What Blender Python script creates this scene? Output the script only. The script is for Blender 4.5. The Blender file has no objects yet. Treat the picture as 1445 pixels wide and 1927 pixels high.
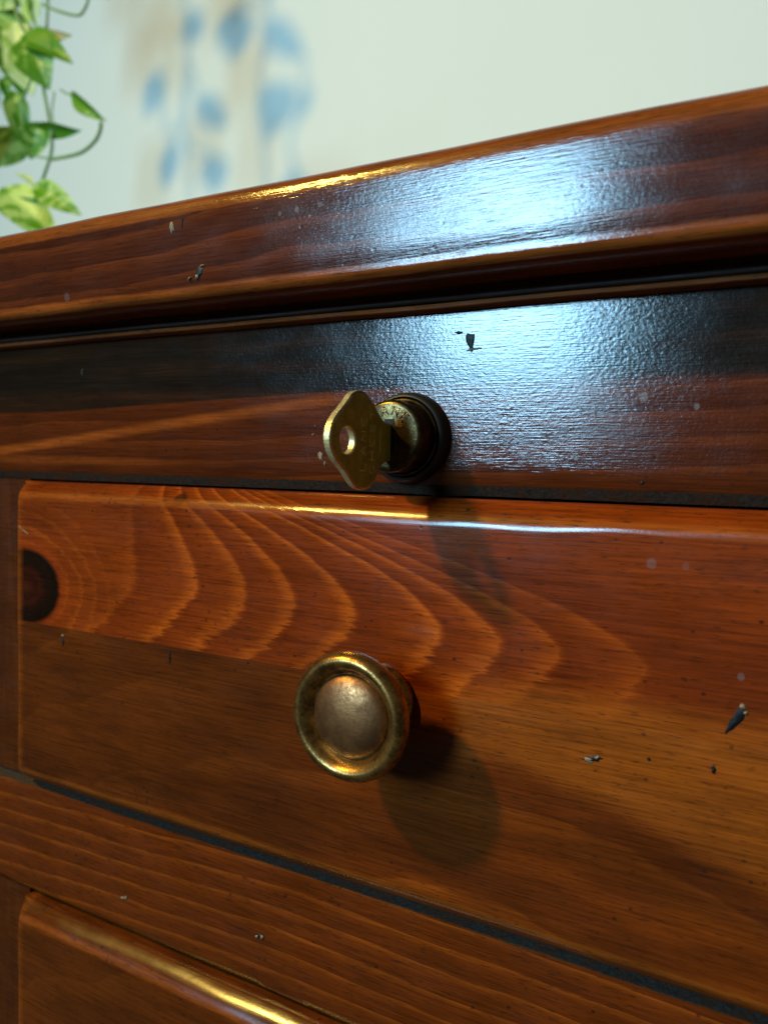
import bpy, bmesh, math, random
from mathutils import Vector, Matrix, noise
from mathutils.geometry import tessellate_polygon
random.seed(7)
S = bpy.context.scene
C = S.collection
MM = 0.001

# ------------------------------------------------------------------ camera
cam = bpy.data.cameras.new('camera')
cam_o = bpy.data.objects.new('camera', cam); C.objects.link(cam_o)
S.camera = cam_o
cam.sensor_fit = 'VERTICAL'; cam.sensor_height = 36; cam.sensor_width = 27
cam.lens = 27.0
cam.clip_start = 0.005; cam.clip_end = 50
def solve_camera():
    f = 1445.0
    vl = Vector((-2639.5, -139.5, f)); vx = -692.5
    vy = -(f * f + vl.x * vx) / vl.y
    X = -vl.normalized(); Z = -Vector((vx, vy, f)).normalized(); Y = Z.cross(X)
    # columns of the camera matrix: world coordinates of image-right, image-up, back
    right = Vector((X.x, Y.x, Z.x)); down = Vector((X.y, Y.y, Z.y)); fwd = Vector((X.z, Y.z, Z.z))
    m = Matrix((right, -down, -fwd)).transposed().to_4x4()
    m.translation = Vector((0.09388, -0.17913, 0.05955))
    return m
cam_o.matrix_world = solve_camera()
cam.dof.use_dof = True
cam.dof.focus_distance = 0.196
cam.dof.aperture_fstop = 13.5
cam.dof.aperture_blades = 0

# ------------------------------------------------------------------ world and lamps
W = bpy.data.worlds.new('World'); S.world = W; W.use_nodes = True
W.node_tree.nodes['Background'].inputs[0].default_value = (0.9, 0.80, 0.50, 1)
W.node_tree.nodes['Background'].inputs[1].default_value = 0.055
S.view_settings.view_transform = 'Standard'; S.view_settings.look = 'None'
S.view_settings.exposure = 0.0; S.view_settings.gamma = 1.0

def lamp(name, pos, target, size, power, color, size_y=None, shape='RECTANGLE', spread=180):
    l = bpy.data.lights.new(name, 'AREA'); l.shape = shape; l.size = size; l.size_y = size_y or size
    l.energy = power; l.color = color; l.spread = math.radians(spread)
    o = bpy.data.objects.new(name, l); C.objects.link(o)
    o.location = pos
    o.rotation_euler = (Vector(target) - Vector(pos)).to_track_quat('-Z', 'Y').to_euler()
    return o
def polar(az, el, d):
    a, e = math.radians(az), math.radians(el)
    return (-math.sin(a) * math.cos(e) * d, -math.cos(a) * math.cos(e) * d, math.sin(e) * d)
WARM = Vector(polar(43, 43, 2.2))
lamp('warm_lamp', WARM, (0, 0, 0), 0.14, 14.0, (1.0, 0.68, 0.14), shape='DISK', spread=110)
lamp('window_light', polar(19.5, 18, 2.4), (0, 0, 0.05), 0.54, 70, (0.36, 0.71, 1.0), 0.76)

# ------------------------------------------------------------------ node helper
class N:
    def __init__(s, name):
        s.m = bpy.data.materials.new(name); s.m.use_nodes = True
        s.t = s.m.node_tree; s.t.nodes.clear()
        s.out = s.t.nodes.new('ShaderNodeOutputMaterial')
        s.co = s.t.nodes.new('ShaderNodeTexCoord').outputs['Object']
        sp = s.t.nodes.new('ShaderNodeSeparateXYZ'); s.t.links.new(s.co, sp.inputs[0])
        s.x, s.y, s.z = (V(s, sp.outputs[i]) for i in range(3))
    def link(s, a, inp):
        if isinstance(a, V): a = a.s
        if hasattr(a, 'is_output'): s.t.links.new(a, inp)
        elif isinstance(a, (tuple, list)) and len(a) == 3 and inp.type == 'RGBA': inp.default_value = (*a, 1)
        else: inp.default_value = a
    def math(s, op, *a, clamp=False):
        n = s.t.nodes.new('ShaderNodeMath'); n.operation = op; n.use_clamp = clamp
        for i, v in enumerate(a): s.link(v, n.inputs[i])
        return V(s, n.outputs[0])
    def vec(s, x, y, z):
        n = s.t.nodes.new('ShaderNodeCombineXYZ')
        for i, v in enumerate((x, y, z)): s.link(v, n.inputs[i])
        return n.outputs[0]
    def noise(s, sx, sy, sz, detail=3, rough=.55, off=0, dist=0):
        v = s.vec(s.x * sx + off, s.y * sy + off * .7, s.z * sz + off * 1.3)
        n = s.t.nodes.new('ShaderNodeTexNoise'); n.inputs['Scale'].default_value = 1
        n.inputs['Detail'].default_value = detail; n.inputs['Roughness'].default_value = rough
        n.inputs['Distortion'].default_value = dist
        s.t.links.new(v, n.inputs['Vector']); return V(s, n.outputs[0])
    def voro(s, sx, sy, sz, feature='F1', off=0):
        v = s.vec(s.x * sx + off, s.y * sy, s.z * sz + off)
        n = s.t.nodes.new('ShaderNodeTexVoronoi'); n.feature = feature; n.inputs['Scale'].default_value = 1
        s.t.links.new(v, n.inputs['Vector']); return V(s, n.outputs[0])
    def ramp(s, v, stops, interp='LINEAR'):
        n = s.t.nodes.new('ShaderNodeValToRGB'); cr = n.color_ramp; cr.interpolation = interp
        while len(cr.elements) < len(stops): cr.elements.new(1)
        for e, (p, c) in zip(cr.elements, stops):
            e.position = p; e.color = (c, c, c, 1) if not isinstance(c, tuple) else (*c, 1)
        s.link(v, n.inputs[0]); return V(s, n.outputs[0])
    def step(s, v, a, b):      # smooth 0..1 from a to b
        n = s.t.nodes.new('ShaderNodeMapRange'); n.interpolation_type = 'SMOOTHSTEP'
        s.link(v, n.inputs[0]); n.inputs[1].default_value = a; n.inputs[2].default_value = b
        n.inputs[3].default_value = 0; n.inputs[4].default_value = 1
        return V(s, n.outputs[0])
    def mix(s, f, a, b, mode='MIX'):
        n = s.t.nodes.new('ShaderNodeMix'); n.data_type = 'RGBA'; n.blend_type = mode
        s.link(f, n.inputs[0]); s.link(a, n.inputs[6]); s.link(b, n.inputs[7])
        return V(s, n.outputs[2])
    def disc(s, cx, cz, rx, rz, soft=.3):     # 1 inside an ellipse of the xz plane
        d = s.math('SQRT', ((s.x - cx) / rx) ** 2 + ((s.z - cz) / rz) ** 2)
        return 1 - s.step(d, 1 - soft, 1 + soft * .2)
    def bump(s, h, dist, strength=1, normal=None):
        n = s.t.nodes.new('ShaderNodeBump'); n.inputs['Distance'].default_value = dist
        n.inputs['Strength'].default_value = strength; s.link(h, n.inputs['Height'])
        if normal is not None: s.t.links.new(normal, n.inputs['Normal'])
        return n.outputs[0]
    def bsdf(s, color, rough, metallic=0, normal=None, ior=1.5, coat=0, coat_rough=.1, spec=.5, sheen=0):
        b = s.t.nodes.new('ShaderNodeBsdfPrincipled')
        s.link(color, b.inputs['Base Color']); s.link(rough, b.inputs['Roughness'])
        s.link(metallic, b.inputs['Metallic']); b.inputs['IOR'].default_value = ior
        s.link(spec, b.inputs['Specular IOR Level'])
        b.inputs['Coat Weight'].default_value = coat; b.inputs['Coat Roughness'].default_value = coat_rough
        if normal is not None:
            s.t.links.new(normal, b.inputs['Normal'])
        s.t.links.new(b.outputs[0], s.out.inputs[0]); return b
class V:
    def __init__(s, n, so): s.n = n; s.s = so
    def _m(s, op, a, b): return s.n.math(op, a, b)
    def __add__(s, o): return s._m('ADD', s, o)
    __radd__ = __add__
    def __sub__(s, o): return s._m('SUBTRACT', s, o)
    def __rsub__(s, o): return s._m('SUBTRACT', o, s)
    def __mul__(s, o): return s._m('MULTIPLY', s, o)
    __rmul__ = __mul__
    def __truediv__(s, o): return s._m('DIVIDE', s, o)
    def __pow__(s, o): return s._m('POWER', s, o) if o != 2 else s._m('MULTIPLY', s, s)

# ------------------------------------------------------------------ wood
def finish(n, col, peel=.5, rough=.30, spots=(), speck=1.0, pores=1.0, relief=None, spec=.5, grain=.35):
    """stain streaks, pores, worm specks, water spots and the pitted varnish over a colour"""
    st = n.noise(55, 700, 1700, 4, .68, off=3)
    col = n.mix(1, col, n.ramp(st, [(.22, .42), (.5, .98), (.8, 1.55)]), 'MULTIPLY')
    mot = n.noise(35, 60, 120, 3, .6, off=11)
    col = n.mix(1, col, n.ramp(mot, [(.25, .72), (.5, 1.0), (.8, 1.22)]), 'MULTIPLY')
    pr = n.step(n.noise(260, 900, 2600, 2, .5, off=5), .58, .70) * (.62 * pores)
    col = n.mix(pr, col, (.022, .008, .003))
    sd = n.voro(260, 260, 330, off=2)
    sz = n.step(n.noise(90, 90, 90, 1, off=21), .50, .66)
    sp = (1 - n.step(sd, .06, .20)) * sz * (.8 * speck)
    col = n.mix(sp, col, (.015, .006, .004))
    for (cx, cz, r, a) in spots:
        col = n.mix(n.disc(cx * MM, cz * MM, r * MM, r * 1.15 * MM, .35) * a, col, (.17, .15, .17))
    pl = n.noise(1000, 1000, 1300, 2, .6, off=9)
    gr = n.noise(120, 900, 2600, 2, .6, off=13)
    zone = n.ramp(n.noise(22, 22, 40, 2, .5, off=31), [(.3, .45), (.7, 1.15)])
    h = pl * zone * peel + gr * grain
    h = h - sp * .25
    if relief is not None: h = h + relief * .6
    col = n.mix(1, col, (.90, .80, .70), 'MULTIPLY')
    nrm = n.bump(h, .00011, 1)
    rg = n.ramp(n.noise(60, 60, 90, 3, .6, off=17), [(.3, rough * .8), (.7, rough * 1.3)])
    n.bsdf(col, rg, normal=nrm, spec=spec)
    return n.m

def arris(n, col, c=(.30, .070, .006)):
    """stain worn thin along the raised edge of a drawer front, with its highlight painted in"""
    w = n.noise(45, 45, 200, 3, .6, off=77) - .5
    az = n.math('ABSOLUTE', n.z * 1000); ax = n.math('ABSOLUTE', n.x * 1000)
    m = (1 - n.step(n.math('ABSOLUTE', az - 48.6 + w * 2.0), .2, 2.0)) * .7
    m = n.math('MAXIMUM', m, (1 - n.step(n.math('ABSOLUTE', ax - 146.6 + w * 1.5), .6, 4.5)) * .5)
    return n.mix(m, col, c)  # the orange carries the edge's highlight as well as its wear
def rings_from(n, F, period, sharp=.12):
    fr = n.math('FRACT', F / period)
    return n.ramp(fr, [(0, 0.0), (.55, .35), (1 - sharp, .85), (1 - sharp * .3, 1.0), (1, .1)])

def drawer_top_mat():
    n = N('drawer_upper_board_wood')
    jag = n.noise(60, 60, 900, 3, .65, off=41) - .5
    wob = n.noise(14, 14, 30, 2, .5, off=43) - .5
    wb2 = n.noise(70, 70, 160, 2, .5, off=47) - .5
    x = n.x * 1000; z = n.z * 1000
    z0 = 25.5 - (x + 70) * .055
    up = n.math('MAXIMUM', z - z0, 0.0) / 31.0
    dn = n.math('MAXIMUM', z0 - z, 0.0)
    hh = n.math('MINIMUM', up ** 1.6, 1.12)
    X0 = -92.0
    F = (x - X0) / (1 - hh * .74)
    # inside the innermost arcs the family closes up
    F = F + dn * dn / (dn + 5.0) * .62 + (dn ** 2) * .018 + jag * (n.step(dn, -.1, 9.0) * 10.0 + 2.6) + wob * 11.0 + wb2 * 3.0
    tips = [4, 28, 46, 64, 84, 109, 124, 138, 158]   # mm right of X0
    lo, hi = -60.0, 240.0
    st = [(0, .35)]
    for i, t in enumerate(tips):
        p = (t - lo) / (hi - lo)
        a = (.6, .85, .85, .9, .95, .95, .85, .72, .62)[i]
        st.append((p - .022, .45)); st.append((p - .004, a)); 
        if len(st) < 31: st.append((p + .003, .12))
    st = sorted(st + [(1, .4)])[:32]
    r = n.ramp((F - lo) / (hi - lo), st)
    col = n.ramp(r, [(0, (0.125, 0.0180, 0.0020)), (.45, (0.200, 0.0325, 0.0026)), (1, (0.400, 0.0800, 0.0060))])
    # stain fades darker to the right and along the top
    big = n.noise(9, 9, 40, 2, .5, off=51)
    col = n.mix(n.step(big, .45, .75) * .55, col, (0.107, 0.0190, 0.0040))
    nb = n.step(z - 12 + wob * 10 + jag * 2, 2.5, -6.0) * n.step(x, 5.0, 45.0)
    col = n.mix(nb * .6, col, (.33, .085, .008))
    # the dark knot cut by the left edge
    kd = n.math('SQRT', ((n.x * 1000 + 141.5 + jag * 1.5) / 18.0) ** 2 + ((n.z * 1000 - 17.2) / 13.6) ** 2)
    km = 1 - n.step(kd, .88, 1.03)
    kn_ = n.noise(300, 300, 500, 3, .6, off=33) - .5
    kc = n.ramp(kd + kn_ * .25, [(0, (.045, .008, .003)), (.3, (.018, .003, .001)), (.42, (.030, .0045, .0015)), (.55, (.010, .0025, .001)), (.8, (.006, .002, .001)), (1, (.004, .002, .001))])
    kr = n.math('FRACT', kd * 2.6 + wob * 2.0 + jag * .5)
    kr = n.step(kr, .55, .95) * n.step(kd, 1.0, 1.15) * (1 - n.step(kd, 1.4, 2.7)) * .3
    col = n.mix(kr, col, (.40, .085, .007))
    halo = (1 - n.step(kd, .95, 1.5)) * .5
    col = n.mix(halo, col, (0.246, 0.0306, 0.0040))
    col = n.mix(km, col, kc)
    # pin knot on the top bevel
    pk = n.disc(-.0718, .0500, .0030, .0022, .5)
    col = n.mix(pk * .85, col, (0.025, 0.0054, 0.0020))
    return finish(n, arris(n, col), peel=.12, rough=.18, spec=.42, grain=.14, spots=((65.3, 41.3, 1.2, .3), (72.3, 41.3, .8, .18), (83.9, 19.3, .8, .35)), relief=r * .25)

def drawer_low_mat(seed=0):
    n = N('drawer_lower_board_wood')
    x = n.x * 1000; z = n.z * 1000
    wob = n.noise(10, 10, 26, 3, .55, off=61 + seed) - .5
    jag = n.noise(40, 40, 900, 2, .6, off=63 + seed) - .5
    # a golden band under the glue line that pinches out to the right, then long cathedral sweeps
    zb = -7.0 - n.step(x, 30., 110.) * 16
    band = n.step(z - zb + wob * 12 + jag * 2.4, -4.5, 2.5) * n.step(x + wob * 30, -15.0, 45.0)
    F = z * .55 + ((x - 20) ** 2) * .0009 + wob * 16 + jag * 1.2
    r = rings_from(n, F + 400, 15.0, .08)
    col = n.ramp(r, [(0, (.125, .0245, .0022)), (.5, (.150, .0300, .0026)), (1, (.215, .0470, .0040))])
    col = n.mix(n.step(x + wob * 50, 20.0, -45.0) * .75, col, (.070, .0165, .0020))  # darker to the left: wood tone plus vignette put into the colour
    big = n.noise(12, 12, 34, 3, .6, off=71 + seed)
    col = n.mix(n.step(big, .44, .70) * .6, col, (0.041, 0.0095, 0.0020))
    if seed == 0: col = n.mix(band * .55, col, (0.312, 0.0816, 0.0070))
    return finish(n, arris(n, col, (.24, .06, .006)), peel=.12, rough=.19, spec=.42, grain=.14, speck=.9, relief=r * .15)

def panel_mat():
    n = N('rail_wood')
    x = n.x * 1000; z = n.z * 1000
    wob = n.noise(7, 7, 22, 3, .55, off=81) - .5
    jag = n.noise(30, 30, 900, 2, .6, off=83) - .5
    # dark upper plank colour above a lens of red-brown, with one pale streak sweeping up to the right
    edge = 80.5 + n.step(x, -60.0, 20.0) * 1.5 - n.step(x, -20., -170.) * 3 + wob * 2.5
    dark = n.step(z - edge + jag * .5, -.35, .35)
    F = (z - x * .035) + wob * 12 + jag * .7
    r = rings_from(n, F + 300, 6.3, .12)
    col = n.ramp(r, [(0, (0.060, 0.0115, 0.0022)), (.5, (0.075, 0.0145, 0.0024)), (1, (0.105, 0.0215, 0.0030))])
    zs = 64 + (x + 165) * .105 + wob * 2.0
    streak = (1 - n.step(n.math('ABSOLUTE', z - zs), .4, 2.4)) * n.step(x, 0., -35.)
    col = n.mix(streak * .75, col, (0.246, 0.0578, 0.0080))
    low = (1 - n.step(n.math('ABSOLUTE', z - 61.0 + wob * 3), .6, 1.9)) * n.step(x, -60., -110.)
    col = n.mix(low * .5, col, (0.205, 0.0476, 0.0070))
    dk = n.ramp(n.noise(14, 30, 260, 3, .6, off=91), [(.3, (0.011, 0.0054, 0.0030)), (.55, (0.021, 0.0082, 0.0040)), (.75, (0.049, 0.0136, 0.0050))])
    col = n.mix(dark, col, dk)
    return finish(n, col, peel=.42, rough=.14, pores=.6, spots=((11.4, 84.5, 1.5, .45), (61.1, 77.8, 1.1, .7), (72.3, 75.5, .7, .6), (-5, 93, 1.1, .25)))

def rail_mat():
    n = N('lower_rail_wood')
    x = n.x * 1000; z = n.z * 1000
    wob = n.noise(8, 8, 18, 3, .5, off=101) - .5
    jag = n.noise(40, 40, 800, 2, .6, off=103) - .5
    F = z - x * .018 + ((x + 40) ** 2) * .00022 + wob * 9 + jag * .8
    r = rings_from(n, F + 300, 6.4, .10)
    col = n.ramp(r, [(0, (0.095, 0.0185, 0.0018)), (.6, (0.120, 0.0240, 0.0022)), (1, (0.205, 0.0470, 0.0040))])
    big = n.noise(14, 14, 40, 3, .6, off=105)
    col = n.mix(n.step(big, .48, .7) * .5, col, (0.061, 0.0136, 0.0030))
    return finish(n, col, peel=.12, rough=.27, spec=.28, grain=.2)

def lid_mat():
    n = N('lid_wood')
    x = n.x * 1000; z = n.z * 1000
    wob = n.noise(9, 9, 26, 3, .55, off=111) - .5
    F = z + wob * 12
    r = rings_from(n, F + 300, 7.5, .2)
    col = n.ramp(r, [(0, (0.049, 0.0109, 0.0045)), (.5, (0.070, 0.0150, 0.0050)), (1, (0.107, 0.0231, 0.0060))])
    # upper and lower arrises coloured orange
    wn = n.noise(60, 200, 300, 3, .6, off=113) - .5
    edge_tint = n.step(n.math('ABSOLUTE', z - 118.4) + wn * 1.6, 9.2, 10.2)
    col = n.mix(edge_tint * .8, col, (0.246, 0.0612, 0.0090))
    return finish(n, col, peel=.26, grain=.5, rough=.15, pores=.8, speck=.7,
                  spots=((-19.8, 124.1, .75, .6), (-25, 123.8, .6, .5), (-13, 124.4, .7, .6), (-16, 122, .45, .6), (-8, 124, .6, .4), (-104, 110, 1.3, .25)))

def plain_wood(name, c0, c1, rough=.4):
    n = N(name)
    r = n.noise(20, 20, 240, 3, .6, off=5)
    return finish(n, n.ramp(r, [(.3, c0), (.7, c1)]), peel=.3, rough=rough)

def stile_wood():
    n = N('stile_wood')
    r = n.noise(200, 50, 14, 3, .6, off=5)
    col = n.ramp(r, [(.3, (.050, .012, .0020)), (.7, (.085, .021, .003))])
    return finish(n, col, peel=.2, rough=.32, spec=.2)

def dusty():
    n = N('dusty_edge')
    ch = n.step(n.noise(160, 160, 60, 2, .5, off=7), .50, .56)
    d = n.noise(900, 900, 900, 3, .65, off=8)
    col = n.mix(ch, n.ramp(d, [(.3, (.010, .006, .004)), (.7, (.028, .016, .010))]), (.026, .010, .004))
    nrm = n.bump(d, .0003, .8)
    n.bsdf(col, .6, normal=nrm, spec=.12); return n.m

def simple(name, col, rough, metallic=0, nscale=None, bumpd=0, col2=None, spec=.5):
    n = N(name)
    c = col; nrm = None
    if nscale:
        v = n.noise(nscale, nscale, nscale, 3, .6)
        if col2: c = n.ramp(v, [(.35, col), (.65, col2)])
        if bumpd: nrm = n.bump(v, bumpd, 1)
    n.bsdf(c, rough, metallic, normal=nrm, spec=spec); return n.m

def brass(name, bright, dark, rough=.35, wear=.5, scale=350, metal=.92):
    n = N(name)
    a = n.noise(scale, scale, scale, 4, .65, off=3)
    b = n.noise(scale * 5, scale * 5, scale * 5, 2, .7, off=9)
    m = n.step(a * .7 + b * .3, wear - .14, wear + .14)
    col = n.mix(m, dark, bright)
    rg = n.ramp(a * .5 + b * .5, [(.35, rough * 1.35), (.65, rough * .8)])
    nrm = n.bump(b * .6 + a, .00006, 1)
    n.bsdf(col, rg, metal, normal=nrm); return n.m

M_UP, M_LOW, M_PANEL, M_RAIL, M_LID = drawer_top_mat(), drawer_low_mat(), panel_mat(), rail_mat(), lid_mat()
M_LOW2 = drawer_low_mat(37)
M_STILE, M_DUST = stile_wood(), dusty()
M_TRIM = plain_wood('trim_wood', (.022, .009, .005), (.045, .015, .007), .6)  # very dark: the shade under the lid is put into the colour
M_CASE = plain_wood('case_wood', (.06, .016, .006), (.11, .03, .01), .4)
M_LIP = plain_wood('lip_wood', (.16, .045, .010), (.30, .085, .016), .35)
M_KNOB = brass('antique_brass', (.47, .25, .068), (.13, .062, .018), .29, .50, 260)
M_DOME = brass('brown_patinated_brass', (.38, .175, .068), (.14, .062, .025), .42, .52, 220)
M_BRONZE = brass('dark_bronze', (.12, .08, .03), (.03, .02, .010), .32, .5, 300)
M_KEY = brass('key_brass', (.60, .56, .10), (.38, .35, .055), .40, .50, 300, .30)
M_KEYEDGE = brass('key_worn_edge', (.80, .62, .30), (.50, .38, .16), .34, .5, 600, .6)
M_LETTER = brass('lit_letters', (.95, .82, .32), (.70, .58, .18), .4, .5, 600, .15)  # letters lightened in colour to replace side light they lack
M_BLACK = simple('blackened_metal', (.006, .005, .004), .5, 0)
M_HOLE = simple('keyway_black', (.003, .003, .003), .8)
M_PIT = simple('pit_black', (.004, .003, .003), .5, 0, spec=.2)
M_CHIP = simple('pale_chipped_varnish', (.10, .055, .022), .55, 0, 1500, .0002, (.27, .18, .095))

# ------------------------------------------------------------------ object helpers
def link_mesh(name, verts, faces, mats, parent=None, smooth=True, mat_idx=None, label=None):
    me = bpy.data.meshes.new(name); me.from_pydata([tuple(v) for v in verts], [], faces); me.update()
    for m in (mats if isinstance(mats, (list, tuple)) else [mats]): me.materials.append(m)
    if mat_idx:
        for p, i in zip(me.polygons, mat_idx): p.material_index = i
    bm = bmesh.new(); bm.from_mesh(me); bmesh.ops.recalc_face_normals(bm, faces=bm.faces); bm.to_mesh(me); bm.free()
    if smooth:
        for p in me.polygons: p.use_smooth = True
    o = bpy.data.objects.new(name, me); C.objects.link(o)
    if parent: o.parent = parent
    if label: o['label'] = label
    return o
def empty(name, label, cat, loc=(0, 0, 0), group=None):
    o = bpy.data.objects.new(name, None); C.objects.link(o); o.location = loc
    o.empty_display_size = .01
    o['label'] = label; o['category'] = cat
    if group: o['group'] = group
    return o
def nz(x, y, z, f, s=0):
    return noise.noise(Vector((x * f + s, y * f + s * 1.7, z * f - s)))

def extrude_x(name, prof, x0, x1, mats, parent, step=.003, wob=.00012, seg_mat=None, seed=0, sharp=()):
    """profile of (y,z) pairs swept along x with a hand-planed waviness; closed loop"""
    nx = max(2, int((x1 - x0) / step) + 1); k = len(prof)
    vs, fs, mi = [], [], []
    for i in range(nx):
        x = x0 + (x1 - x0) * i / (nx - 1)
        for (y, z) in prof:
            w1 = nz(x, z * .6, 0, 30, seed) * wob; w2 = nz(x, z * .6, .1, 33, seed + 5) * wob
            vs.append((x, y + w1, z + w2))
    for i in range(nx - 1):
        for j in range(k):
            a, b = i * k + j, i * k + (j + 1) % k
            fs.append((a, b, b + k, a + k)); mi.append(seg_mat[j] if seg_mat else 0)
    fs.append(tuple(range(k))); fs.append(tuple(range((nx - 1) * k, nx * k))); mi += [0, 0]
    o = link_mesh(name, vs, fs, mats, parent, True, mi)
    bm = bmesh.new(); bm.from_mesh(o.data)
    for e in bm.edges:
        if len(e.link_faces) == 2 and e.calc_face_angle(0) > math.radians(38): e.smooth = False
    bm.to_mesh(o.data); bm.free()
    return o
def arc(cy, cz, r, a0, a1, n):
    return [(cy + r * math.cos(math.radians(a0 + (a1 - a0) * i / n)), cz + r * math.sin(math.radians(a0 + (a1 - a0) * i / n))) for i in range(n + 1)]
def lathe(name, prof, mat, parent, cx, cz, seg=96, smooth_angle=40):
    """profile (r, y) turned about an axis along y through (cx, cz)"""
    vs, fs = [], []; k = len(prof)
    for i in range(seg):
        a = 2 * math.pi * i / seg
        for r, y in prof: vs.append((cx + r * math.cos(a), y, cz + r * math.sin(a)))
    for i in range(seg):
        for j in range(k - 1):
            a = i * k + j; b = ((i + 1) % seg) * k + j
            fs.append((a, a + 1, b + 1, b))
    o = link_mesh(name, vs, fs, mat, parent)
    bm = bmesh.new(); bm.from_mesh(o.data); bmesh.ops.remove_doubles(bm, verts=bm.verts, dist=1e-6)
    for f in list(bm.faces):
        if f.calc_area() < 1e-14: bm.faces.remove(f)
    bmesh.ops.recalc_face_normals(bm, faces=bm.faces)
    for e in bm.edges:
        if len(e.link_faces) == 2 and e.calc_face_angle(0) > math.radians(smooth_angle): e.smooth = False
    bm.to_mesh(o.data); bm.free(); return o
def tube(name, pts, r, mat, parent, seg=8, r1=None, samples=5):
    """round tube through points (Catmull-Rom)"""
    P = [Vector(p) for p in pts]; Q = []
    for i in range(len(P) - 1):
        p0 = P[max(i - 1, 0)]; p1 = P[i]; p2 = P[i + 1]; p3 = P[min(i + 2, len(P) - 1)]
        for s in range(samples):
            t = s / samples
            Q.append(.5 * ((2 * p1) + (p2 - p0) * t + (2 * p0 - 5 * p1 + 4 * p2 - p3) * t * t + (3 * p1 - p0 - 3 * p2 + p3) * t ** 3))
    Q.append(P[-1]); vs, fs = [], []; n = len(Q); up = Vector((.13, .9, .4))
    for i, q in enumerate(Q):
        d = (Q[min(i + 1, n - 1)] - Q[max(i - 1, 0)]).normalized()
        a = d.cross(up).normalized(); b = d.cross(a)
        rr = r + ((r1 if r1 is not None else r) - r) * i / (n - 1)
        for j in range(seg):
            t = 2 * math.pi * j / seg; vs.append(q + (a * math.cos(t) + b * math.sin(t)) * rr)
    for i in range(n - 1):
        for j in range(seg):
            fs.append((i * seg + j, i * seg + (j + 1) % seg, (i + 1) * seg + (j + 1) % seg, (i + 1) * seg + j))
    fs.append(tuple(range(seg))); fs.append(tuple(range((n - 1) * seg, n * seg)))
    if parent is None and mat is None: return vs, fs
    return link_mesh(name, vs, fs, mat, parent)
def merge(parts):
    vs, fs = [], []
    for v, f in parts:
        o = len(vs); vs += list(v); fs += [tuple(i + o for i in q) for q in f]
    return vs, fs
def box(x0, x1, y0, y1, z0, z1):
    v = [(x, y, z) for x in (x0, x1) for y in (y0, y1) for z in (z0, z1)]
    return v, [(0, 1, 3, 2), (4, 6, 7, 5), (0, 4, 5, 1), (2, 3, 7, 6), (0, 2, 6, 4), (1, 5, 7, 3)]

# ------------------------------------------------------------------ wall (structure)
WALL_Y = .75
def build_wall():
    n = N('wall_paint')
    v = n.noise(3, 3, 3, 3, .5)
    f = n.noise(160, 160, 160, 3, .6, off=5)
    col = n.ramp(v, [(.3, (.84, .85, .74)), (.7, (.88, .88, .78))])
    n.bsdf(col, .75, normal=n.bump(f, .0006, .6), spec=.25)
    v, fc = box(-3.0, 2.5, WALL_Y, WALL_Y + .1, -.6, 2.2)
    o = link_mesh('wall', v, fc, n.m, None, False); o['kind'] = 'structure'
build_wall()

# ------------------------------------------------------------------ the chest
chest = empty('wooden_chest', 'dark red-brown wooden chest with a brass knob and lock before the pale wall', 'chest', (0, .2, -.35))
def own(o):
    o.parent = chest; o.matrix_parent_inverse = chest.matrix_basis.inverted() if False else Matrix.Translation((0, -.2, .35)); return o
XL, XR = -.56, .56
# lid: rounded front with two orange arrises
lidp = [(.40, .1340), (-.0130, .1340)]
lidp += arc(-.0146, .1282, .0057, 90, 155, 9)[1:]
lidp += [(-.0200, .1296), (-.02015, .1286), (-.0202, .1276), (-.0202, .125), (-.0203, .119), (-.0203, .114), (-.0201, .1108), (-.0198, .1092)]
lidp += arc(-.0176, .1078, .0022, 165, 262, 6)
lidp += [(-.0100, .1057), (.40, .1057)]
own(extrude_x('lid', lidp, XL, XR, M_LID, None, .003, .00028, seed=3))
# moulding under the lid, with a small bead along its foot
tp = [(.395, .1056), (-.0030, .1056), (-.0032, .1040)] + arc(-.0030, .1030, .0008, 120, 270, 5) + [(-.0010, .1021), (.395, .1021)]
own(extrude_x('lid_moulding', tp, XL + .004, XR - .004, M_TRIM, None, .004, .00015, seed=9))
bead = [(-.0020, .1020)] + arc(-.0034, .1013, .0007, 100, 260, 4) + [(.0005, .1004), (.0005, .1020)]
own(extrude_x('moulding_bead', bead, XL + .004, XR - .004, M_LIP, None, .004, .0002, seed=12))
# upper rail, with its dusty foot
rp = [(.012, .1003), (.0, .1003), (.0, .094), (.0, .088), (.0, .080), (.0, .070), (.0, .062), (-.0000, .0575), (.0002, .0568), (.0014, .0542), (.012, .0542)]
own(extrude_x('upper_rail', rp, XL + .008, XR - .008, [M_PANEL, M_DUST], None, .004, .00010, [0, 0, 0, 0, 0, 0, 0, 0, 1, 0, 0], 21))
# lower rail between the two drawer rows
lp = [(.012, -.0542), (.0030, -.0542), (.0, -.0568), (.0, -.0573), (.0, -.066), (.0, -.075), (.0, -.085), (.0, -.0932), (.0006, -.0954), (.0030, -.0972), (.012, -.0972)]
own(extrude_x('lower_rail', lp, XL + .008, XR - .008, [M_RAIL, M_DUST], None, .004, .00022, [1, 1, 0, 0, 0, 0, 0, 0, 0, 0, 0], 31))
lp2 = [(y, z - .150) for y, z in lp]
own(extrude_x('lower_rail', lp2, XL + .008, XR - .008, [M_RAIL, M_DUST], None, .008, .00022, [1, 1, 0, 0, 0, 0, 0, 0, 0, 0, 0], 33))
# stiles between the drawers
for (a, b) in ((-.190, -.1492), (.1492, .190), (-.552, -.525), (.525, .552)):
    for (z0, z1) in ((-.0538, .0540), (-.2038, -.0964)):
        v, f = box(a, b, .0012, .012, z0, z1)
        own(link_mesh('stile', v, f, M_STILE, None, False))
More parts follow.
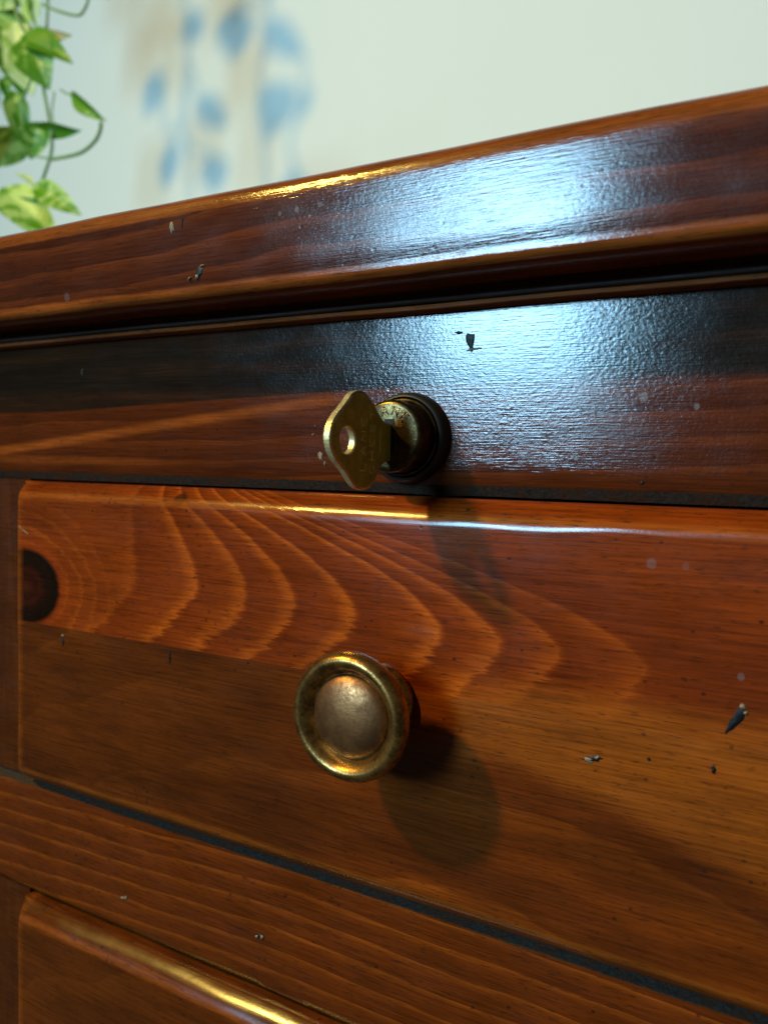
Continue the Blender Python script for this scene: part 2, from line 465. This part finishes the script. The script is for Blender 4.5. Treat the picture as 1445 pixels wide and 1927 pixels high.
# carcass behind
v, f = merge([box(XL + .008, XR - .008, .0125, .385, -.35, .1004)])
own(link_mesh('case', v, f, M_CASE, None, False))

# drawer fronts: raised fields, each glued up from two boards
def drawer_profile(d, w):
    u = min(1.0, d / w / 1.32)
    return -.0010 - .0052 * (1 - (1 - u) ** 2)
def board_mesh(name, x0, x1, Z0, Z1, b0, b1, mat, seed):
    """one board, from height b0 to b1, of a raised drawer front that spans Z0..Z1"""
    edge = [.00042 * i for i in range(18)] + [.0085]
    xs = [x0 + e for e in edge]; n = int((x1 - x0 - .017) / .0025)
    xs += [x0 + .0085 + (x1 - x0 - .017) * i / n for i in range(1, n)]
    xs += [x1 - e for e in reversed(edge)]
    zs = set()
    for e in edge: zs.add(round(Z0 + e, 6)); zs.add(round(Z1 - e, 6))
    k = 26
    for i in range(k + 1): zs.add(round(Z0 + .0085 + (Z1 - Z0 - .017) * i / k, 6))
    zs = sorted(z for z in zs if b0 < z < b1); zs = [b0] + zs + [b1]
    seam0, seam1 = b0 > Z0 + 1e-6, b1 < Z1 - 1e-6
    vs, fs = [], []
    for z in zs:
        for x in xs:
            w = .0050 * (1 + .22 * nz(x, 0, 0 if z > 0 else .3, 17, seed) + .08 * nz(x, 0, .6, 60, seed))
            d = min((x - x0) * 1.9, (x1 - x) * 1.9, z - Z0, Z1 - z)
            # ease the mitre at the corners
            dx = 1.9 * min(x - x0, x1 - x); dz = min(z - Z0, Z1 - z)
            if dx < .009 and dz < .009:
                kx = .0012; d = -kx * math.log(math.exp(-dx / kx) + math.exp(-dz / kx)); d = max(d, 0)
            y = drawer_profile(d, w) + nz(x, 0, z, 26, seed + 3) * .00012
            if (seam0 and z == b0) or (seam1 and z == b1): y += .00006
            vs.append((x, y, z))
    nx, nzs = len(xs), len(zs)
    for j in range(nzs - 1):
        for i in range(nx - 1):
            a = j * nx + i; fs.append((a, a + 1, a + nx + 1, a + nx))
    # side walls back into the opening
    ring = [i for i in range(nx)] + [j * nx + nx - 1 for j in range(1, nzs)] + [(nzs - 1) * nx + i for i in range(nx - 2, -1, -1)] + [j * nx for j in range(nzs - 2, 0, -1)]
    base = len(vs)
    for r in ring: vs.append((vs[r][0], .010, vs[r][2]))
    for i in range(len(ring)):
        j = (i + 1) % len(ring); fs.append((ring[i], ring[j], base + j, base + i))
    fs.append(tuple(range(base, base + len(ring))))
    o = link_mesh(name, vs, fs, mat, None)
    bm = bmesh.new(); bm.from_mesh(o.data)
    for e in bm.edges:
        if len(e.link_faces) == 2 and e.calc_face_angle(0) > math.radians(38): e.smooth = False
    bm.to_mesh(o.data); bm.free()
    return o
DZ0, DZ1, SEAM = -.0535, .0535, .0048
df = bpy.data.objects.new('drawer_front', None); C.objects.link(df); df.empty_display_size = .01; own(df)
ub = board_mesh('board', -.1488, .1488, DZ0, DZ1, SEAM, DZ1, M_UP, 1); ub.parent = df
lb = board_mesh('board', -.1488, .1488, DZ0, DZ1, DZ0, SEAM, M_LOW, 1); lb.parent = df
ub['label'] = 'upper board with arched grain and a dark knot'
lb['label'] = 'darker lower board with golden band'
low_u = board_mesh('board', -.1488, .1488, DZ0, DZ1, SEAM, DZ1, M_LOW2, 8)
low_b = board_mesh('board', -.1488, .1488, DZ0, DZ1, DZ0, SEAM, M_LOW2, 8)
for o in (low_u, low_b): C.objects.unlink(o)
side_meshes = (low_u.data, low_b.data)
for (dx, dz, sx) in ((0, -.1514, 1), (-.3575, 0, 1.12), (-.3575, -.1514, 1.12), (.3575, 0, 1.12), (.3575, -.1514, 1.12)):
    d = bpy.data.objects.new('drawer_front', None); C.objects.link(d); d.empty_display_size = .01; own(d)
    d.location = Vector((dx, 0, dz)); d.scale = (sx, 1, 1)
    for me in side_meshes:
        c = bpy.data.objects.new('board', me); C.objects.link(c); c.parent = d

# dents and chipped places, each a small broken rim with a pit in it
def blob(cx, cz, y, rx, rz, rot, hgt, mat_, name, parent, seed, n=14, taper=0, bumpy=.35):
    vs = [(0, 0, 0)]; vs = []; a = math.radians(rot); R = 4
    rr = random.Random(seed)
    rad = [1 + bumpy * (rr.random() - .5) for _ in range(n)]
    for k in range(R + 1):
        t = 1 - k / R * .999
        for i in range(n):
            th = 2 * math.pi * i / n
            u = rx * rad[i] * t * math.cos(th); v = rz * rad[i] * t * math.sin(th)
            if taper: v *= 1 - taper * (u / rx * .5 + .5)
            px = u * math.cos(a) - v * math.sin(a); pz = u * math.sin(a) + v * math.cos(a)
            hh = -hgt * (1 - t ** 2) * (1 + .3 * (rr.random() - .5)) + .00003 * (1 if k == 0 else 0)
            vs.append((cx + px, y + hh, cz + pz))
    fs = []
    for k in range(R):
        for i in range(n):
            fs.append((k * n + i, k * n + (i + 1) % n, (k + 1) * n + (i + 1) % n, (k + 1) * n + i))
    fs.append(tuple(R * n + i for i in range(n)))
    o = link_mesh(name, vs, fs, mat_, None)
    o.parent = parent
    return o
lid_o = [o for o in C.objects if o.name == 'lid'][0]
ur_o = [o for o in C.objects if o.name == 'upper_rail'][0]
lr_o = [o for o in C.objects if o.name == 'lower_rail'][0]
def ding(parent, y, items):
    for i, (kind, cx, cz, rx, rz, rot, *t) in enumerate(items):
        m = M_PIT if kind == 'pit' else M_CHIP
        blob(cx * MM, cz * MM, y + (0 if kind == 'pit' else -.00004), rx * MM, rz * MM, rot, .00016 if kind == 'pit' else .00030, m,
             'dent' if kind == 'pit' else 'chip', parent, int(cx * 7 + cz * 13) + i, taper=(t[0] if t else 0), bumpy=.7)
FY = -.0063
ding(ub, FY, [('pit', 83.3, 10.2, 3.3, .62, 62, -.9), ('chip', 84.5, 13.3, .75, .5, 120), ('chip', 85.1, 12.0, .5, .35, 10)])
ding(lb, FY, [('pit', 54.4, -3.9, 1.9, .75, 12), ('chip', 53.5, -4.3, .95, .55, 0), ('chip', 55.3, -3.5, .7, .45, 20), ('pit', 79.6, -1.2, .5, .95, 0),
              ('pit', -74.2, 1.6, .35, 2.1, 4), ('chip', -122.6, 2.2, .6, .45, 0), ('pit', -122.4, .2, .5, 1.6, 4), ('pit', 66.5, -1.5, .4, .35, 0)])
ding(lid_o, -.02035, [('pit', -51.6, 111.9, 1.7, 1.1, 55), ('chip', -52.2, 110.9, .8, .5, 60), ('chip', -54.8, 110.6, .6, .3, 40), ('chip', -50.4, 113.6, .7, .35, 20),
                      ('chip', -61.4, 125.4, .8, 1.6, 12), ('pit', -57.6, 126.0, .3, 1.5, -10)])
ding(ur_o, -.00012, [('pit', 19.2, 92.8, 1.1, 2.6, 10), ('chip', 20.4, 90.7, 1.9, .30, 5), ('pit', 16.0, 95.0, 1.2, .35, 0), ('chip', -24.6, 63.6, .7, 1.3, 20), ('chip', -23.2, 61.6, .4, .6, 0),
                      ('chip', -26.6, 72.0, .3, .3, 0), ('chip', -27.3, 69.6, .35, .3, 0), ('chip', -121, 90.8, .2, 1.0, 0), ('pit', 61.5, 58.6, .5, .5, 0)])
ding(lr_o, -.0002, [('chip', -100.2, -84.9, .8, .5, 20), ('chip', -98.6, -84.3, .5, .7, 0), ('chip', -43.9, -80.1, .6, .5, 20), ('chip', -42.0, -79.7, .8, .6, 30), ('pit', -43.0, -79.7, 1.6, .5, 20)])
# pale scratch beside the knot
tube('scratch', [(-.1455, -.0061, .0378), (-.1430, -.0063, .0366), (-.1400, -.0063, .0352)], .00018, M_CHIP, ub, 6)

# ------------------------------------------------------------------ knob
KX, KZ = .0003, .0008
kn = bpy.data.objects.new('knob', None); C.objects.link(kn); kn.empty_display_size = .01; own(kn)
def P(*a): return [(r * MM, y * MM) for r, y in a]
lathe('knob_stem', P((0, -6.3), (9.0, -6.3), (9.3, -7.0), (9.1, -8.2), (8.0, -9.2), (6.4, -10.0), (5.6, -12.0), (5.5, -14.5), (6.2, -16.8), (8.4, -18.6), (11.8, -19.7), (13.6, -20.1)), M_KNOB, kn, KX, KZ)
lathe('knob_rim', P((11.0, -19.6), (13.6, -19.9), (15.0, -20.6), (15.6, -21.6), (15.8, -22.6), (15.7, -23.6), (15.3, -24.6), (14.6, -25.4), (13.7, -25.8), (12.9, -25.6), (12.1, -25.0), (11.4, -24.1), (10.9, -23.2), (10.5, -22.6), (10.2, -22.4), (9.0, -22.4)), M_KNOB, kn, KX, KZ, 128, 60)
lathe('knob_dome', P((10.25, -22.3), (10.1, -23.0), (9.7, -23.6), (9.0, -24.1), (8.0, -24.6), (6.8, -25.0), (5.2, -25.35), (3.5, -25.6), (1.8, -25.75), (0, -25.8)), M_DOME, kn, KX, KZ, 96, 60)

# ------------------------------------------------------------------ lock
LX, LZ = .0026, .0686
lk = bpy.data.objects.new('lock', None); C.objects.link(lk); lk.empty_display_size = .01; own(lk)
lathe('lock_collar', P((11.9, .5), (11.9, -.6), (11.7, -1.6), (11.4, -3.0), (11.0, -3.7), (10.5, -3.9), (10.2, -3.6), (10.0, -2.2), (9.6, -1.2)), M_BLACK, lk, LX, LZ)
lathe('lock_ring', P((10.0, -1.0), (10.0, -3.6), (9.85, -4.1), (9.5, -4.3), (9.15, -4.1), (9.0, -3.4)), M_BRONZE, lk, LX, LZ)
lathe('lock_cylinder', P((9.0, -3.0), (9.1, -9.6), (8.9, -10.5), (8.3, -11.0), (7.6, -11.1), (0, -11.1)), M_BRONZE, lk, LX, LZ, 96, 50)
v, f = merge([box(LX - .0012, LX + .0016, -.01118, -.0105, LZ - .0046, LZ + .0042), box(LX + .0010, LX + .0030, -.01116, -.0105, LZ - .0022, LZ + .0004)])
o = link_mesh('keyway_shade', v, f, M_HOLE, lk, False)  # flat black slab; the slot's inner shade is put into its colour
# raised letters, drawn as single strokes (unit box 0..1 wide, 0..1 high)
GL = {'L': [[(0, 1), (0, 0), (.7, 0)]], 'A': [[(0, 0), (.45, 1), (.9, 0)], [(.2, .38), (.7, .38)]], 'N': [[(0, 0), (0, 1), (.8, 0), (.8, 1)]],
      'E': [[(.7, 1), (0, 1), (0, 0), (.7, 0)], [(0, .5), (.6, .5)]], 'C': [[(.8, .82), (.6, .98), (.3, 1), (.06, .8), (0, .5), (.06, .2), (.3, 0), (.6, .02), (.8, .18)]],
      'H': [[(0, 0), (0, 1)], [(.8, 0), (.8, 1)], [(0, .5), (.8, .5)]], 'S': [[(.75, .85), (.5, 1), (.2, .98), (.03, .78), (.15, .58), (.6, .44), (.76, .24), (.6, .03), (.25, 0), (.02, .15)]],
      'T': [[(0, 1), (.9, 1)], [(.45, 1), (.45, 0)]]}
def letter(ch, fn, r, name, mat, parent):
    parts = []
    for s in GL[ch]:
        for p, q in zip(s, s[1:]):
            parts.append(tube('', [fn(*p), fn(*q)], r, None, None, 6, samples=1))
    v, f = merge(parts); return link_mesh(name, v, f, mat, parent)
for ch, ang in zip('LANE', (40, 12, -17, -45)):
    a = math.radians(90 + ang); cx, cz = LX + 6.3 * MM * math.cos(a), LZ + 6.3 * MM * math.sin(a)
    ux, uz = math.sin(a), -math.cos(a); vx, vz = math.cos(a), math.sin(a)
    letter(ch, lambda u, w: (cx + ((u - .42) * 2.0 * ux + (w - .5) * 2.3 * vx) * MM, -.01112, cz + ((u - .42) * 2.0 * uz + (w - .5) * 2.3 * vz) * MM), .00017, 'letter', M_KNOB, lk)

# ------------------------------------------------------------------ key (its own thing: it lifts out of the lock)
key = empty('key', 'flat brass key with a round hole and stamped letters standing in the lock', 'key', (LX, -.011, LZ))
KXF, KT = .0034, .0018        # right face and thickness
ko = [(-27.03, 78.12), (-29.0, 77.6), (-30.3, 76.9), (-31.81, 75.48), (-34.22, 73.57), (-36.58, 71.71), (-38.2, 69.7), (-39.0, 67.2), (-38.5, 64.7), (-36.44, 62.23), (-32.93, 60.0), (-30.31, 58.0), (-28.3, 56.5), (-26.0, 55.55), (-23.4, 55.35), (-21.0, 55.9), (-19.17, 57.1), (-17.25, 59.1), (-15.87, 60.8), (-13.7, 62.1), (-10.9, 62.5), (-10.9, 71.6), (-14.06, 71.8), (-17.11, 73.7), (-19.52, 75.7), (-22.0, 77.3), (-24.6, 78.15)]
def dens(P_, n=3):
    out = []; k = len(P_)
    for i in range(k):
        p0, p1, p2, p3 = (Vector(P_[(i + j - 1) % k]) for j in range(4))
        corner = (i in (19, 20, 21))
        for s in range(n):
            t = s / n
            if corner: out.append(p1.lerp(p2, t)); continue
            out.append(.5 * ((2 * p1) + (p2 - p0) * t + (2 * p0 - 5 * p1 + 4 * p2 - p3) * t * t + (3 * p1 - p0 - 3 * p2 + p3) * t ** 3))
    return out
ko = dens(ko)
def inset(Pn, d):
    k = len(Pn); out = []
    area = sum(Pn[i].x * Pn[(i + 1) % k].y - Pn[(i + 1) % k].x * Pn[i].y for i in range(k)); sg = 1 if area > 0 else -1
    for i in range(k):
        t = (Pn[(i + 1) % k] - Pn[i - 1]).normalized(); out.append(Pn[i] + Vector((-t.y, t.x)) * d * sg)
    return out
hc = (-31.6, 66.6)
hole = [Vector((hc[0] + 3.25 * math.cos(2 * math.pi * i / 40), hc[1] + 3.05 * math.sin(2 * math.pi * i / 40))) for i in range(40)]
def key_body():
    oi, hi_ = inset(ko, .55), [Vector(hc) + (h - Vector(hc)) * 1.09 for h in hole]
    no, nh = len(ko), len(hole)
    vs, fs, mi = [], [], []
    def add(P_, x): b = len(vs); vs.extend((x, p.x * MM, p.y * MM) for p in P_); return b
    tri = tessellate_polygon([[Vector((p.x, p.y, 0)) for p in oi], [Vector((p.x, p.y, 0)) for p in hi_]])
    for side in (0, 1):
        xf = KXF if side == 0 else KXF - KT; xb = KXF - .00026 if side == 0 else KXF - KT + .00018
        a = add(oi, xf); b = add(hi_, xf); c = add(ko, xb); d = add(hole, xb)
        for t in tri: fs.append(tuple(a + i for i in t)); mi.append(0)
        for i in range(no): fs.append((a + i, a + (i + 1) % no, c + (i + 1) % no, c + i)); mi.append(1 if side == 0 else 0)
        for i in range(nh): fs.append((b + i, b + (i + 1) % nh, d + (i + 1) % nh, d + i)); mi.append(1)
        if side == 0: c0, d0 = c, d
        else:
            for i in range(no): fs.append((c0 + i, c0 + (i + 1) % no, c + (i + 1) % no, c + i)); mi.append(1)
            for i in range(nh): fs.append((d0 + i, d0 + (i + 1) % nh, d + (i + 1) % nh, d + i)); mi.append(1)
    o = link_mesh('bow', vs, fs, [M_KEY, M_KEYEDGE], None, False, mi)
    return o
def kown(o): o.parent = key; o.matrix_parent_inverse = Matrix.Translation((-LX, .011, -LZ)); return o
kown(key_body())
v, f = merge([box(KXF - KT + .0002, KXF - .0003, -.0110, .004, LZ - .0034, LZ - .0006), box(KXF - KT + .0002, KXF - .0003, -.0110, .004, LZ + .0004, LZ + .0028)])
kown(link_mesh('blade', v, f, M_KEY, None, False))
# stamped line beside the words
kown(tube('stamped_line', [(KXF, -.0168, .0696), (KXF, -.0166, .0638)], .00014, M_LETTER, None, 6))
def word(txt, yb, z0, z1, h):
    k = len(txt); step_ = (z1 - z0) / k
    for i, ch in enumerate(txt):
        zc = z0 + i * step_
        letter(ch, lambda u, w: (KXF + .00006, (yb - w * h) * MM, (zc + u * step_ * .72) * MM), .00020, 'letter', M_LETTER, None) .parent = None
        o = C.objects[-1]; kown(o)
word('LANE', -23.6, 59.9, 73.9, 2.2)
word('CHEST', -19.6, 59.3, 75.3, 2.1)

# ------------------------------------------------------------------ trailing plant
def leaf_material(name, green, cream, amount):
    n = N(name)
    v = n.noise(34, 34, 34, 3, .6, off=amount * 30, dist=1.2)
    f = n.noise(260, 260, 260, 2, .5)
    m = n.step(v + f * .08, amount - .06 + .04, amount + .10)
    col = n.mix(m, green, cream)
    b = n.t.nodes.new('ShaderNodeBsdfPrincipled'); n.link(col, b.inputs['Base Color']); b.inputs['Roughness'].default_value = .42
    tr = n.t.nodes.new('ShaderNodeBsdfTranslucent'); n.link(col, tr.inputs[0])
    mx = n.t.nodes.new('ShaderNodeMixShader'); mx.inputs[0].default_value = .38
    n.t.links.new(b.outputs[0], mx.inputs[1]); n.t.links.new(tr.outputs[0], mx.inputs[2]); n.t.links.new(mx.outputs[0], n.out.inputs[0])
    return n.m
ML = [leaf_material('variegated_leaf', (.15, .38, .012), (.55, .72, .20), .50), leaf_material('green_leaf', (.12, .33, .010), (.50, .66, .14), .62),
      leaf_material('pale_leaf', (.30, .50, .05), (.66, .76, .30), .42), leaf_material('yellowed_leaf', (.40, .36, .07), (.66, .56, .18), .45)]
M_STEM = simple('vine_stem', (.10, .22, .05), .5, 0, 60, .0003, (.16, .30, .09))
CAM = Vector((.09388, -.17913, .05955))
def leaf(base, tip, width, mat, parent, face=None, fold=.25, curl=.18, twist=0, seed=0):
    """heart-shaped pothos leaf: folded along the midrib, drooping at the tip, with thickness"""
    b, t = Vector(base), Vector(tip); L = (t - b).length; d = (t - b).normalized()
    nrm = (Vector(face) if face else (CAM - b)).normalized(); nrm = (nrm - d * nrm.dot(d)).normalized()
    nrm = Matrix.Rotation(math.radians(twist), 3, d) @ nrm
    s = d.cross(nrm)
    NU, NV = 14, 5
    prof = lambda u: (math.sin(math.pi * min(1, u * .5 / .30)) if u < .30 else (max(0, 1 - ((u - .30) / .70) ** 1.7)) ** 1.0)
    vs, fs = [], []; rr = random.Random(seed)
    ph = rr.random() * 6
    for i in range(NU + 1):
        u = i / NU; w = prof(u) * width * .5 if u < 1 else 0
        back = -.10 * L if u < .3 else 0
        for j in range(-NV, NV + 1):
            q = j / NV
            a = u * L + (abs(q) ** 1.3) * (-.16 * L) * max(0, 1 - u / .5)
            hgt = fold * abs(q) * w - curl * L * u * u + math.sin(u * 9 + q * 3 + ph) * .012 * L * abs(q)
            vs.append(b + d * a + s * (q * w) + nrm * hgt)
    k = 2 * NV + 1
    for i in range(NU):
        for j in range(k - 1): fs.append((i * k + j, i * k + j + 1, (i + 1) * k + j + 1, (i + 1) * k + j))
    nv = len(vs); vs += [v_ - nrm * .0004 for v_ in vs]
    fs += [tuple(nv + i for i in reversed(q)) for q in fs]
    o = link_mesh('leaf', vs, fs, ML[mat], None); return o
def place(o, root): o.parent = root; o.matrix_parent_inverse = Matrix.Translation(-root.location); return o
plant = empty('trailing_plant', 'trailing pothos vine with green and cream variegated leaves hanging in front of the wall', 'plant', (-0.53, 0.28, 0.47))
LV = [ # base, tip (mm), width, material, twist, fold
 ((-576, 280, 475), (-539, 282, 398), 48, 0, -12, .2), ((-558, 286, 454), (-535, 284, 396), 44, 2, 20, .2),
 ((-526, 278, 435), (-471, 273, 407), 25, 1, -35, .5), ((-520, 274, 429), (-497, 273, 387), 40, 1, 15, .3), ((-516, 280, 433), (-482, 284, 431), 12, 3, -20, .3),
 ((-523, 280, 474), (-522, 282, 446), 12, 2, 10, .3), ((-580, 276, 483), (-541, 280, 470), 17, 2, 0, .2),
 ((-469, 280, 374), (-436, 278, 346), 14, 1, 40, .5), ((-543, 276, 387), (-532, 278, 345), 22, 1, 0, .3), ((-513, 278, 356), (-524, 277, 330), 27, 1, 25, .3),
 ((-508, 278, 354), (-468, 282, 343), 15, 1, 30, .4), ((-551, 282, 360), (-572, 280, 330), 35, 0, -10, .25), ((-511, 278, 303), (-463, 277, 277), 22, 0, -10, .3),
 ((-553, 277, 304), (-488, 276, 258), 38, 0, -15, .3), ((-562, 280, 408), (-558, 280, 390), 10, 1, 0, .3), ((-442, 280, 458), (-429, 280, 446), 12, 1, 0, .3), ((-524, 280, 310), (-547, 280, 327), 7, 2, 40, .4),
 ((-595, 273, 425), (-580, 276, 366), 40, 1, 10, .3), ((-602, 280, 498), (-558, 282, 490), 29, 0, 5, .3)]
for i, (b, t, w, m, tw, fo) in enumerate(LV):
    place(leaf([c * MM for c in b], [c * MM for c in t], w * MM, m, None, None, fo, .16, tw, i), plant)
ST = [([(-558, 542), (-551, 498), (-547, 470), (-539, 451), (-524, 434)], 1.7), ([(-501, 542), (-502, 498), (-503, 458), (-504, 440)], 1.2), ([(-510, 461), (-490, 450), (-466, 440), (-457, 442), (-451, 453), (-449, 483), (-460, 527)], 1.2),
      ([(-524, 434), (-520, 412), (-528, 396), (-537, 382), (-535, 365), (-533, 344)], 1.2), ([(-504, 440), (-510, 415), (-508, 389), (-503, 370), (-499, 354), (-497, 339), (-499, 329), (-507, 314), (-513, 304), (-518, 295), (-551, 302)], 1.5),
      ([(-486, 383), (-478, 378), (-469, 374)], 0.8), ([(-436, 346), (-437, 339), (-444, 331), (-462, 325), (-497, 326)], 1.6), ([(-528, 336), (-511, 330), (-497, 327)], 0.9), ([(-494, 383), (-497, 366), (-494, 354), (-499, 341)], 0.7)]
for pts, r in ST:
    place(tube('stem', [(x * MM, 0.28, z * MM) for x, z in pts], r * MM, M_STEM, None, 7), plant)

# a second vine, hanging above and to the left of the view: only its shadow shows, on the wall
vine = empty('trailing_vine', 'second pothos vine hanging above the view that casts leaf shadows on the wall', 'plant', (-.4, .3, .95))
def toward(px, pz, y):
    w = Vector((px, WALL_Y, pz)); t = (y - WALL_Y) / (WARM.y - WALL_Y); return w + (WARM - w) * t
SH = [((-0.63, 0.708), (-0.558, 0.646), 0.037), ((-0.692, 0.744), (-0.692, 0.672), 0.058), ((-0.759, 0.751), (-0.803, 0.736), 0.038), ((-0.845, 0.684), (-0.877, 0.626), 0.039), ((-0.759, 0.625), (-0.699, 0.579), 0.036), ((-0.809, 0.574), (-0.829, 0.542), 0.024), ((-0.728, 0.536), (-0.729, 0.48), 0.046), ((-0.612, 0.618), (-0.625, 0.544), 0.051), ((-0.588, 0.613), (-0.61, 0.553), 0.031), ((-0.553, 0.6), (-0.576, 0.558), 0.017)]
VY = .36
for i, (b, t, w) in enumerate(SH):
    B, T = toward(b[0], b[1], VY), toward(t[0], t[1], VY)
    place(leaf(B, T, w * 1.25 * .8, i % 3, None, WARM - B, .12, .05, 0, 50 + i), vine)
WIN = Vector(polar(17.5, 18, 2.4))
for i, (px, pz, w) in enumerate(((-.905, .715, .034), (-.68, .640, .040), (-.76, .560, .034), (-.66, .525, .032), (-.87, .525, .034))):
    Wp = Vector((px, WALL_Y, pz)); t = (.38 - WALL_Y) / (WIN.y - WALL_Y); Q = Wp + (WIN - Wp) * t
    place(leaf(Q + Vector((.005, 0, w * .7)), Q - Vector((.005, 0, w * .7)), w * 1.05, i % 3, None, WIN - Q, .12, .05, 0, 80 + i), vine)
for pts in ([(-0.797, 0.95), (-0.796, 0.807), (-0.784, 0.739), (-0.788, 0.668), (-0.793, 0.62), (-0.784, 0.544), (-0.774, 0.477)],
            [(-0.636, 0.95), (-0.626, 0.761), (-0.633, 0.702), (-0.64, 0.651), (-0.641, 0.597), (-0.631, 0.518), (-0.628, 0.464)],
            [(-0.790, 0.60), (-0.775, 0.56), (-0.745, 0.55), (-0.728, 0.536)], [(-0.633, .68), (-0.57, 0.66), (-0.564, 0.604), (-0.586, 0.533), (-0.569, 0.485)],
            [(-0.784, 0.66), (-0.80, 0.60), (-0.83, 0.60), (-0.845, 0.684)], [(-0.787, .70), (-0.770, .66), (-0.759, .625)], [(-.63, .735), (-.66, .76), (-.692, .744)]):
    place(tube('stem', [toward(x, z, VY) for x, z in pts], .0028, M_STEM, None, 7), vine)


# ------------------------------------------------------------------ render settings
S.render.resolution_x = 767; S.render.resolution_y = 1024
S.cycles.max_bounces = 6
bpy.context.view_layer.update()
